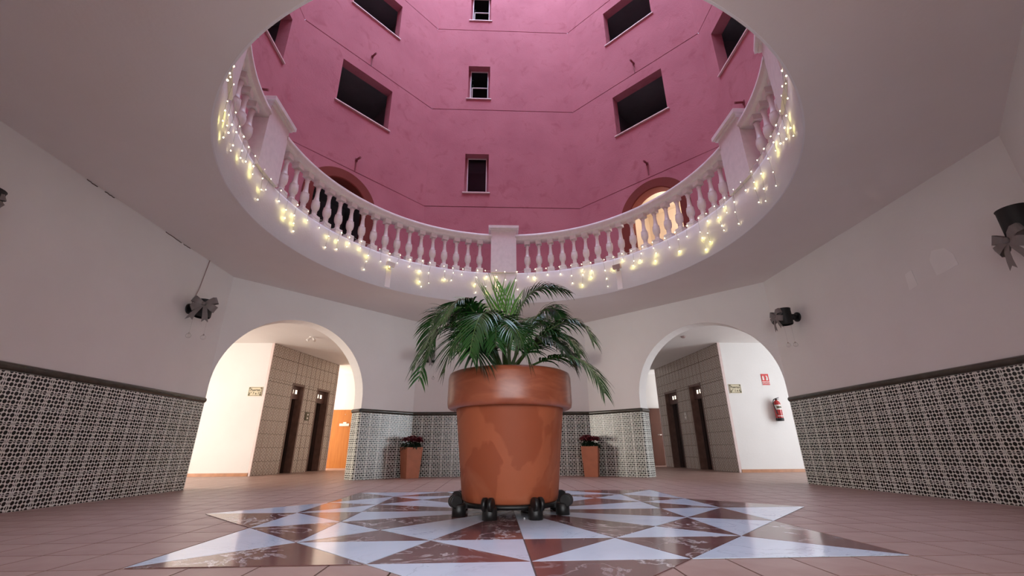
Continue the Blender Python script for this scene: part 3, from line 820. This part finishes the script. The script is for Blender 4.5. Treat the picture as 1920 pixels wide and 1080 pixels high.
g = G(); g.lathe([(.15, .06), (.155, .1), (.155, .74), (.14, .83), (.09, .90), (.05, .93), (.045, .96)], 24); cyl = part(g, 'cylinder', 'red_paint', t)
g = G(); g.grid([[(.158 * math.cos(a), .158 * math.sin(a), z) for a in [PI * (1.08 + .84 * i / 14) for i in range(15)]] for z in (.50, .72)]); part(g, 'label', 'label_white', cyl)
g = G(); g.grid([[(.159 * math.cos(a), .159 * math.sin(a), z) for a in [PI * (1.25 + .5 * i / 8) for i in range(9)]] for z in (.56, .66)]); part(g, 'label_print', 'sign_dark', cyl)
g = G(); g.grid([[(.158 * math.cos(a), .158 * math.sin(a), z) for a in [PI * (1.2 + .6 * i / 10) for i in range(11)]] for z in (.2, .23)]); part(g, 'label_strip', 'label_white', cyl)
g = G(); g.lathe([(.05, .94), (.055, .97), (.04, 1.02)], 12); g.box((.05, 0, 1.03), (.2, .035, .03), (1, 0, .3), (0, 1, 0), (-.3, 0, 1)); g.box((.05, 0, .99), (.18, .035, .02)); part(g, 'valve', 'black_metal', t)
g = G(); g.tube([(-.03, -.02, .99), (-.14, -.05, .97), (-.21, -.08, .85), (-.21, -.1, .65), (-.17, -.12, .45), (-.15, -.13, .3)], .022, 8); part(g, 'hose', 'hose', t)
g = G(); g.box((0, .13, .8), (.12, .14, .08)); part(g, 'bracket', 'black_metal', t)

# ceiling fittings in the halls
t = thing('ceiling_spotlight', 'small white twin spotlight on the ceiling through the left arch', 'lamp', (-8.76, 19.7, HC))
g = G(); g.lathe([(.10, -.05), (.12, -.01), (.12, 0)], 16); part(g, 'base', 'label_white', t)
for e in (-1, 1):
    g = G(); g.tube([(e * .05, 0, -.04), (e * .12, -.02, -.12), (e * .17, -.05, -.2)], [.03, .06, .07], 12); part(g, 'lamp_head', 'label_white', t)
t = thing('smoke_detector', 'small round detector on the ceiling through the right arch', 'detector', (8.5, 19.3, HC))
g = G(); g.lathe([(.06, -.08), (.10, -.05), (.12, 0)], 16); part(g, 'body', 'frame_metal', t)

# ---- wall lamps, bows and glass baubles
def make_lamp(label, pos, nrm, cable=False):
    """black up and down spot: wall plate, arm, cylinder shade"""
    nrm = Vector(nrm); t = thing('wall_lamp', label, 'lamp', pos)
    g = G(); g.tube([nrm * 0, nrm * .04], .15, 20); part(g, 'wall_plate', 'black_metal', t)
    g = G(); g.tube([nrm * .03, nrm * .24], .095, 16); part(g, 'arm', 'black_metal', t)
    c = nrm * .43; g = G()
    g.lathe([(.19, -.25), (.205, -.22), (.205, .22), (.215, .25)], 28, c, False)
    g.lathe([(.18, .25), (.175, .1)], 28, c, False); g.lathe([(.001, .1), (.175, .1)], 28, c, False); g.lathe([(.001, -.2), (.18, -.2)], 28, c, False)
    g.lathe([(.215, .25), (.18, .25)], 28, c, False)
    part(g, 'shade', 'black_metal', t)
    if cable:
        g = G(); tw_ = Vector((0, 1, 0)); g.tube([nrm * .02 + Vector((0, 0, .05)), nrm * .02 + Vector((0, .18, .7)), nrm * .02 + Vector((0, .3, ZC - pos[2]))], .012, 6); part(g, 'cable', 'frame_metal', t)
    return t
def ribbon_strip(g, pts, wdir, w0, w1, swallow=0):
    wdir = Vector(wdir); n_ = len(pts); rows = []
    for i, p in enumerate(pts):
        w_ = w0 + (w1 - w0) * i / (n_ - 1); p = Vector(p)
        rows.append([p - wdir * w_ / 2, p + Vector((0, 0, 0)), p + wdir * w_ / 2])
    if swallow: rows[-1][1] = rows[-1][1] + (Vector(pts[-2]) - Vector(pts[-1])).normalized() * swallow
    g.grid(rows, False, True)
def make_bow(label, pos, X, Nn, sc=1.0, group='grey ribbon bows on the wall lamps'):
    """X: across, Nn: towards the front"""
    X = Vector(X).normalized(); Nn = Vector(Nn).normalized(); Z = Vector((0, 0, 1))
    t = thing('ribbon_bow', label, 'bow', pos, group=group)
    L = lambda x, n_, z: (X * x + Nn * n_ + Z * z) * sc
    for e in (-1, 1):
        for up in (1, -1):
            g = G(); ax = (X * e * math.cos(.45) + Z * up * math.sin(.45)); wd = (Z * math.cos(.45) - X * e * up * math.sin(.45))
            pts = []
            for k in range(9):
                a = PI * k / 8 ; pts.append((ax * (.30 * math.sin(a / 1.0) if k < 8 else .02) * (1) + Nn * (.09 * math.cos(a)) ) * sc)
            pts = [ax * .02 * sc + Nn * .05 * sc, ax * .12 * sc + Nn * .10 * sc, ax * .24 * sc + Nn * .11 * sc, ax * .31 * sc + Nn * .04 * sc, ax * .30 * sc - Nn * .03 * sc, ax * .18 * sc - Nn * .05 * sc, ax * .03 * sc - Nn * .01 * sc]
            b = len(g.v); rows = []
            for k, p in enumerate(pts):
                w_ = sc * (.05 + .13 * min(1, p.length / (.25 * sc))); rows.append([p - wd * w_ / 2, p, p + wd * w_ / 2])
            g.grid(rows, False, True); part(g, 'loop', 'ribbon', t)
    g = G(); ribbon_strip(g, [L(-.03, .06, -.03), L(-.10, .09, -.16), L(-.20, .08, -.32), L(-.26, .05, -.46)], X, .09 * sc, .17 * sc, .07 * sc); part(g, 'tail', 'ribbon', t)
    g = G(); ribbon_strip(g, [L(.03, .06, -.03), L(.06, .09, -.18), L(.09, .08, -.34), L(.11, .06, -.50)], X, .09 * sc, .15 * sc, .07 * sc); part(g, 'tail', 'ribbon', t)
    g = G(); g.lathe([(.02, -.05), (.05, -.035), (.055, 0), (.05, .035), (.02, .05)], 12); k_ = part(g, 'knot', 'ribbon', t, Nn * .07 * sc); k_.scale = (sc,) * 3
    return t
def make_bauble(label, pos, hang, r=.065):
    t = thing('glass_bauble', label, 'bauble', pos, group='clear glass baubles under the wall lamps')
    g = G(); g.lathe([(.002, -r)] + [(r * math.sin(PI * k / 12), -r * math.cos(PI * k / 12)) for k in range(1, 12)] + [(.002, r)], 20); 
    g.lathe([(.002, r * .93)] + [(r * .93 * math.sin(PI * k / 12), r * .93 * math.cos(PI * k / 12)) for k in range(1, 12)] + [(.002, -r * .93)], 20); part(g, 'glass_ball', 'bauble_glass', t)
    g = G(); g.lathe([(.02, r - .01), (.02, r + .02), (.008, r + .03)], 10); part(g, 'cap', 'chrome', t)
    g = G(); g.tube([(0, 0, r + .02), (0, 0, hang)], .0014, 4); part(g, 'thread', 'ribbon', t)
# left wall
make_lamp('black up-and-down wall lamp with bow on the left wall near the left arch', (-A, 12.15, 4.86), (1, 0, 0), True)
make_bow('flat grey ribbon bow on the lamp beside the left arch', (-A + .62, 11.85, 4.90), (.94, .35, 0), (.35, -.94, 0), 1.05)
make_bauble('clear glass bauble left of its twin under the lamp by the left arch', (-A + .45, 11.78, 3.98), .75)
make_bauble('clear glass bauble right of its twin under the lamp by the left arch', (-A + .62, 12.12, 4.02), .72)
# left wall, near one (only its bow reaches the picture)
make_lamp('black wall lamp cut by the left picture edge', (-A, 6.40, 4.84), (1, 0, 0))
make_bow('grey ribbon bow just entering at the left picture edge', (-A + .50, 6.36, 4.90), (.5, .85, 0), (.85, -.5, 0), .7)
# right wall
make_lamp('black up-and-down wall lamp on the right wall beside the right arch', (A, 12.55, 4.86), (-1, 0, 0))
make_bow('grey ribbon bow seen edge-on by the right arch', (A - .70, 12.50, 4.86), (.12, 1, 0), (-1, .12, 0), .95)
make_bauble('left glass bauble of the pair under the lamp by the right arch', (A - .55, 12.50, 3.95), .8)
make_bauble('right glass bauble of the pair under the lamp by the right arch', (A - .43, 12.35, 3.93), .8)
make_lamp('large black wall lamp at the right picture edge', (A, 6.22, 4.68), (-1, 0, 0))
make_bow('grey ribbon bow hanging under the lamp at the right picture edge', (A - .62, 6.28, 4.34), (.25, 1, 0), (-1, .1, 0), 1.0)
make_bauble('glass bauble at the right picture edge', (A - .5, 6.1, 3.75), .8)
# back wall
make_lamp('black wall lamp on the back wall left of the palm', (-3.15, YC + A, 4.86), (0, -1, 0))
make_bow('dark ribbon bow on the back wall left of the palm', (-3.15, YC + A - .7, 4.80), (1, .1, 0), (0, -1, 0), .85)
make_bauble('left glass bauble of the pair on the back wall', (-3.25, YC + A - .5, 3.9), .8)
make_bauble('right glass bauble of the pair on the back wall', (-2.95, YC + A - .5, 3.9), .8)
make_lamp('black wall lamp on the back wall right of the palm', (3.2, YC + A, 4.72), (0, -1, 0))
make_bow('dark ribbon bow on the back wall right of the palm', (3.2, YC + A - .7, 4.72), (1, .1, 0), (0, -1, 0), .85)

g = G(); rc = random.Random(5); y_ = 6.3
while y_ < 11.5:
    L_ = rc.uniform(.25, .8); n2 = 6
    if rc.random() < .7: g.tube([(-A + .004, y_ + L_ * k / n2, ZC - .02 + rc.uniform(-.008, .008)) for k in range(n2 + 1)], .011, 4)
    y_ += L_ + rc.uniform(.05, .3)
part(g, 'joint_crack', 'groove_dark', wl)
# ---- plaster patches on the right wall
for nm, (y, z), pts, lb in (('plaster_patch', (7.95, 4.72), [(-.22, -.26), (.26, -.2), (.24, .05), (.12, .24), (-.14, .3), (-.25, .12)], 'pale repaired plaster patch high on the right wall'),
                        ('plaster_patch', (8.75, 4.6), [(-.1, -.22), (.12, -.18), (.1, .2), (-.08, .16)], 'faint narrow plaster patch left of the larger patch')):
    g = G(); g.prism([(-a, b) for a, b in pts], (-1, 0, 0), .006, (A, y, z), (0, 1, 0), (0, 0, 1)); part(g, nm, 'patch_plaster', wr)

# ---- flood lamps on the fascia
for dg, nm in ((131.3, 'small white flood lamp on the opening edge left of the palm'), (48.4, 'small grey flood lamp on the opening edge right of the palm')):
    a = math.radians(dg); t = thing('flood_lamp', nm, 'lamp', (HX + HR * math.cos(a), HY + HR * math.sin(a), 7.36), a)
    g = G(); g.box((-.12, 0, .05), (.12, .3, .16), (1, 0, .3), (0, 1, 0), (-.3, 0, 1)); part(g, 'lamp_head', 'label_white' if dg > 90 else 'frame_metal', t)
    g = G(); g.box((-.03, 0, .0), (.06, .08, .2)); part(g, 'bracket', 'frame_metal', t)
    g = G(); g.box((-.012, 0, -.45), (.022, .2, .74)); part(g, 'cable_cover', 'ceiling_plaster', t)

# ---- giant pot with palm on castors
PCX, PCY = -.07, 8.2
pp = thing('potted_palm', 'giant glazed terracotta pot holding a drooping green palm, centre of the star', 'plant', (PCX, PCY, 0))
g = G(); g.lathe([(.02, .20), (.79, .20), (.82, .225), (.835, .30), (.98, 1.74), (.98, 2.1), (.90, 2.1), (.88, 1.6)], 72, cap=False); part(g, 'pot', 'pot_clay', pp)
g = G(); g.lathe([(.97, 1.70), (1.09, 1.69), (1.13, 1.72), (1.145, 1.80), (1.14, 2.24), (1.12, 2.31), (1.07, 2.335), (1.02, 2.32), (.99, 2.26), (.97, 2.1), (.96, 1.9)], 72, cap=False); part(g, 'rim', 'pot_rim_clay', pp)
g = G(); g.lathe([(.98, 2.15), (.6, 2.2), (.01, 2.22)], 40, cap=False); part(g, 'soil', 'soil', pp)
cad = thing('castor_trolley', 'black ring trolley of twin-wheel castors under the giant pot', 'trolley', (PCX, PCY, 0))
g = G(); g.lathe([(.62, .13), (.80, .13), (.80, .198), (.62, .198), (.62, .13)], 48, cap=False); part(g, 'ring_frame', 'castor_black', cad)
g = G()
for a in (0, PI / 2): g.box((0, 0, .165), (1.4, .1, .06), (math.cos(a), math.sin(a), 0), (-math.sin(a), math.cos(a), 0))
part(g, 'cross_bar', 'castor_black', cad)
for k in range(8):
    a = math.radians(203 + 45 * k) ; c = Vector((.94 * math.cos(a), .94 * math.sin(a), 0)); R_ = Vector((math.cos(a), math.sin(a), 0)); Tn = Vector((-R_.y, R_.x, 0))
    g = G(); b0 = c - R_ * .02
    g.lathe([(.10, 0), (.115, .01), (.115, .17), (.09, .19)], 10, b0); g.box(b0 - R_ * .12 + Vector((0, 0, .15)), (.26, .12, .07), R_, Tn); fk = part(g, 'castor', 'castor_black', cad)
    for e in (-1, 1):
        g = G(); cc = c + R_ * .05 + Vector((0, 0, .225)) + Tn * e * .05
        g.tube([cc - Tn * .032, cc - Tn * .025, cc + Tn * .025, cc + Tn * .032], [.085, .10, .10, .085], 18); part(g, 'wheel', 'castor_black', fk)

FR = [('A', (-1.02, 7.80, 3.34), (-1.77, 7.40, 2.28)), ('B', (-1.27, 8.50, 3.67), (-1.75, 8.80, 2.90)), ('C', (-0.83, 7.60, 3.50), (-1.28, 7.20, 3.05)), ('C', (-0.70, 7.85, 3.42), (-1.15, 7.6, 3.15)), ('D', (-0.48, 7.10, 3.19), (-0.75, 6.60, 2.36)),
      ('D', (-0.11, 7.10, 3.00), (0.19, 6.80, 2.30)), ('E', (-0.36, 8.20, 3.42), (-0.64, 8.30, 4.10)), ('E', (-0.25, 8.30, 3.45), (-0.40, 8.40, 4.23)), ('E', (-0.13, 8.10, 3.39), (-0.17, 8.30, 4.14)), ('E', (-0.06, 8.50, 3.40), (0.10, 8.80, 4.08)),
      ('F', (0.26, 8.20, 3.87), (1.17, 8.10, 3.97)), ('G', (0.85, 7.80, 3.23), (1.42, 7.50, 2.82)), ('G', (0.66, 7.95, 3.05), (1.18, 7.60, 2.62)), ('M', (0.53, 8.3, 3.57), (1.06, 8.6, 3.55)), ('H', (0.48, 7.50, 2.82), (1.00, 7.20, 2.31)), ('I', (0.91, 7.50, 2.55), (1.44, 7.10, 1.86)), ('J', (-0.76, 7.30, 2.94), (-1.18, 7.00, 2.17)),
      ('K', (-1.11, 7.60, 3.12), (-1.62, 7.30, 2.08)), ('L', (-0.69, 9.00, 3.96), (-1.32, 9.60, 3.95)), ('M', (0.37, 9.00, 3.66), (1.03, 9.60, 3.58)), ('N', (0.18, 8.90, 3.33), (0.54, 9.60, 3.84)), ('O', (-0.29, 7.30, 3.15), (-0.34, 6.70, 2.54)),
      ('P', (-0.59, 8.00, 3.36), (-0.96, 7.20, 2.74)), ('Q', (0.48, 8.40, 3.37), (0.98, 8.00, 2.74)), ('R', (-0.61, 7.20, 2.74), (-0.55, 6.90, 2.23))]
rnd = random.Random(3)
def frond(kind, mid, tip):
    base = Vector((-.12 + rnd.uniform(-.12, .12), 8.25 + rnd.uniform(-.15, .15), 2.2)); mid, tip = Vector(mid), Vector(tip)
    ctl = mid * 2 - (base + tip) * .5
    org = Vector((PCX, PCY, 0)); n_ = 26
    pts = []
    for k in range(n_ + 1):
        t = k / n_; pts.append(base * (1 - t) ** 2 + ctl * 2 * t * (1 - t) + tip * t * t - org)
    young = kind == 'E'
    g = G(); g.tube(pts, [.022 * (1 - .8 * k / n_) + .002 for k in range(n_ + 1)], 6); fo = part(g, 'frond', 'palm_stem', pp)
    g = G(); nl = 34 if not young else 8
    for e in (-1, 1):
        for q in range(nl):
            t = .26 + .74 * (q + rnd.uniform(-.3, .3)) / nl; t = min(.995, t)
            f = t * n_; i = min(n_ - 1, int(f)); p = pts[i].lerp(pts[i + 1], f - i); tg = (pts[i + 1] - pts[i]).normalized()
            side = tg.cross(Vector((0, 0, 1)))
            if side.length < .2: side = tg.cross(Vector((.3, 1, 0)))
            side.normalize(); side *= e; up = side.cross(tg) * (1 if e > 0 else -1)
            if up.z < 0: up = -up
            env = math.sin(PI * min(1, (t - .15) / .9) ** .7) * .75 + .25
            L_ = (.68 if not young else .8) * env * rnd.uniform(.85, 1.12)
            lean = (.55 + .5 * t) if not young else 2.6
            dr = (side + tg * lean + up * .25).normalized()
            grav = (rnd.uniform(.55, .95) if not young else .06)
            W_ = .045 if not young else .036
            q_ = []; m_ = 5
            for k in range(m_ + 1):
                u = k / m_; q_.append(p + dr * L_ * u * (1 - .18 * grav * u) - Vector((0, 0, 1)) * L_ * grav * .62 * u * u)
            rows = []
            for k, c in enumerate(q_):
                tt_ = (q_[min(k + 1, m_)] - q_[max(k - 1, 0)]).normalized(); wv = tt_.cross(up)
                if wv.length < .1: wv = tt_.cross(tg)
                wv.normalize(); nv = wv.cross(tt_); 
                if nv.z < 0: nv = -nv
                u = k / m_; ww = W_ * (min(1, .45 + u * 2.2)) * (1 - u ** 2.2) + .001
                rows.append([c - wv * ww * .5 - nv * ww * .18, c, c + wv * ww * .5 - nv * ww * .18])
            g.grid(rows, False, True)
    mt = 'palm_young' if young or kind in 'LN' else ('palm_dark' if kind in 'HR' else 'palm_leaf')
    part(g, 'leaflets', mt, fo, kind='stuff')
for k_, m_, t_ in FR: frond(k_, m_, t_)

# ---- two clay planters with poinsettias
def poinsettia(loc, rot, label, seed):
    r = random.Random(seed); t = thing('potted_poinsettia', label, 'plant', loc, rot, 'tall clay planters of poinsettias')
    g = G(); a, b, H = .26, .335, 1.13; th = .04
    def ring(h, z): return [(-h, -h, z), (h, -h, z), (h, h, z), (-h, h, z)]
    g.grid([ring(a, 0), ring(b, H), ring(b - th, H), ring(b - th - .03, H - .2)], True, False); g.face(ring(a, 0)[::-1]); part(g, 'planter', 'planter_clay', t)
    g = G(); g.face(ring(b - th - .01, H - .1)); part(g, 'soil', 'soil', t)
    def leafs(n_, zlo, zhi, rr, sz, mat, name, lift):
        g = G()
        for k in range(n_):
            an = r.uniform(0, 2 * PI); rad = rr * math.sqrt(r.random()); z = zlo + (zhi - zlo) * r.random() * (1 - .4 * (rad / rr))
            c = Vector((rad * math.cos(an), rad * math.sin(an), z)); m5 = r.randint(4, 6)
            for j in range(m5):
                b_ = an + 2 * PI * j / m5 + r.uniform(-.3, .3); d_ = Vector((math.cos(b_), math.sin(b_), lift + r.uniform(-.35, .25))).normalized(); s_ = Vector((-math.sin(b_), math.cos(b_), 0))
                L_ = sz * r.uniform(.7, 1.2); 
                p0, p1, p2 = c, c + d_ * L_ * .5 + Vector((0, 0, .02)), c + d_ * L_ - Vector((0, 0, L_ * .25))
                g.face((p0, p1 - s_ * L_ * .24, p2, p1 + Vector((0, 0, .012)))); g.face((p0, p1 + Vector((0, 0, .012)), p2, p1 + s_ * L_ * .24))
        part(g, name, mat, t, kind='stuff')
    leafs(60, H - .05, H + .30, .34, .17, 'leaf_green', 'foliage', -.2)
    leafs(55, H + .22, H + .44, .36, .17, 'bract_red', 'red_bracts', .15)
poinsettia((-3.62, 18.45, 0), .62, 'tall square clay planter with red poinsettia in the corner left of the giant pot', 4)
poinsettia((3.58, 18.45, 0), -.35, 'tall square clay planter with red poinsettia in the corner right of the giant pot', 9)
# small white pebble near the castors
g = G(); g.lathe([(.004, 0), (.016, .006), (.012, .018), (.003, .022)], 8); tag(part(g, 'pebble', 'pebble', None, (.12, 7.42, .009)), 'tiny white pebble on the marble between the front castors', 'pebble')
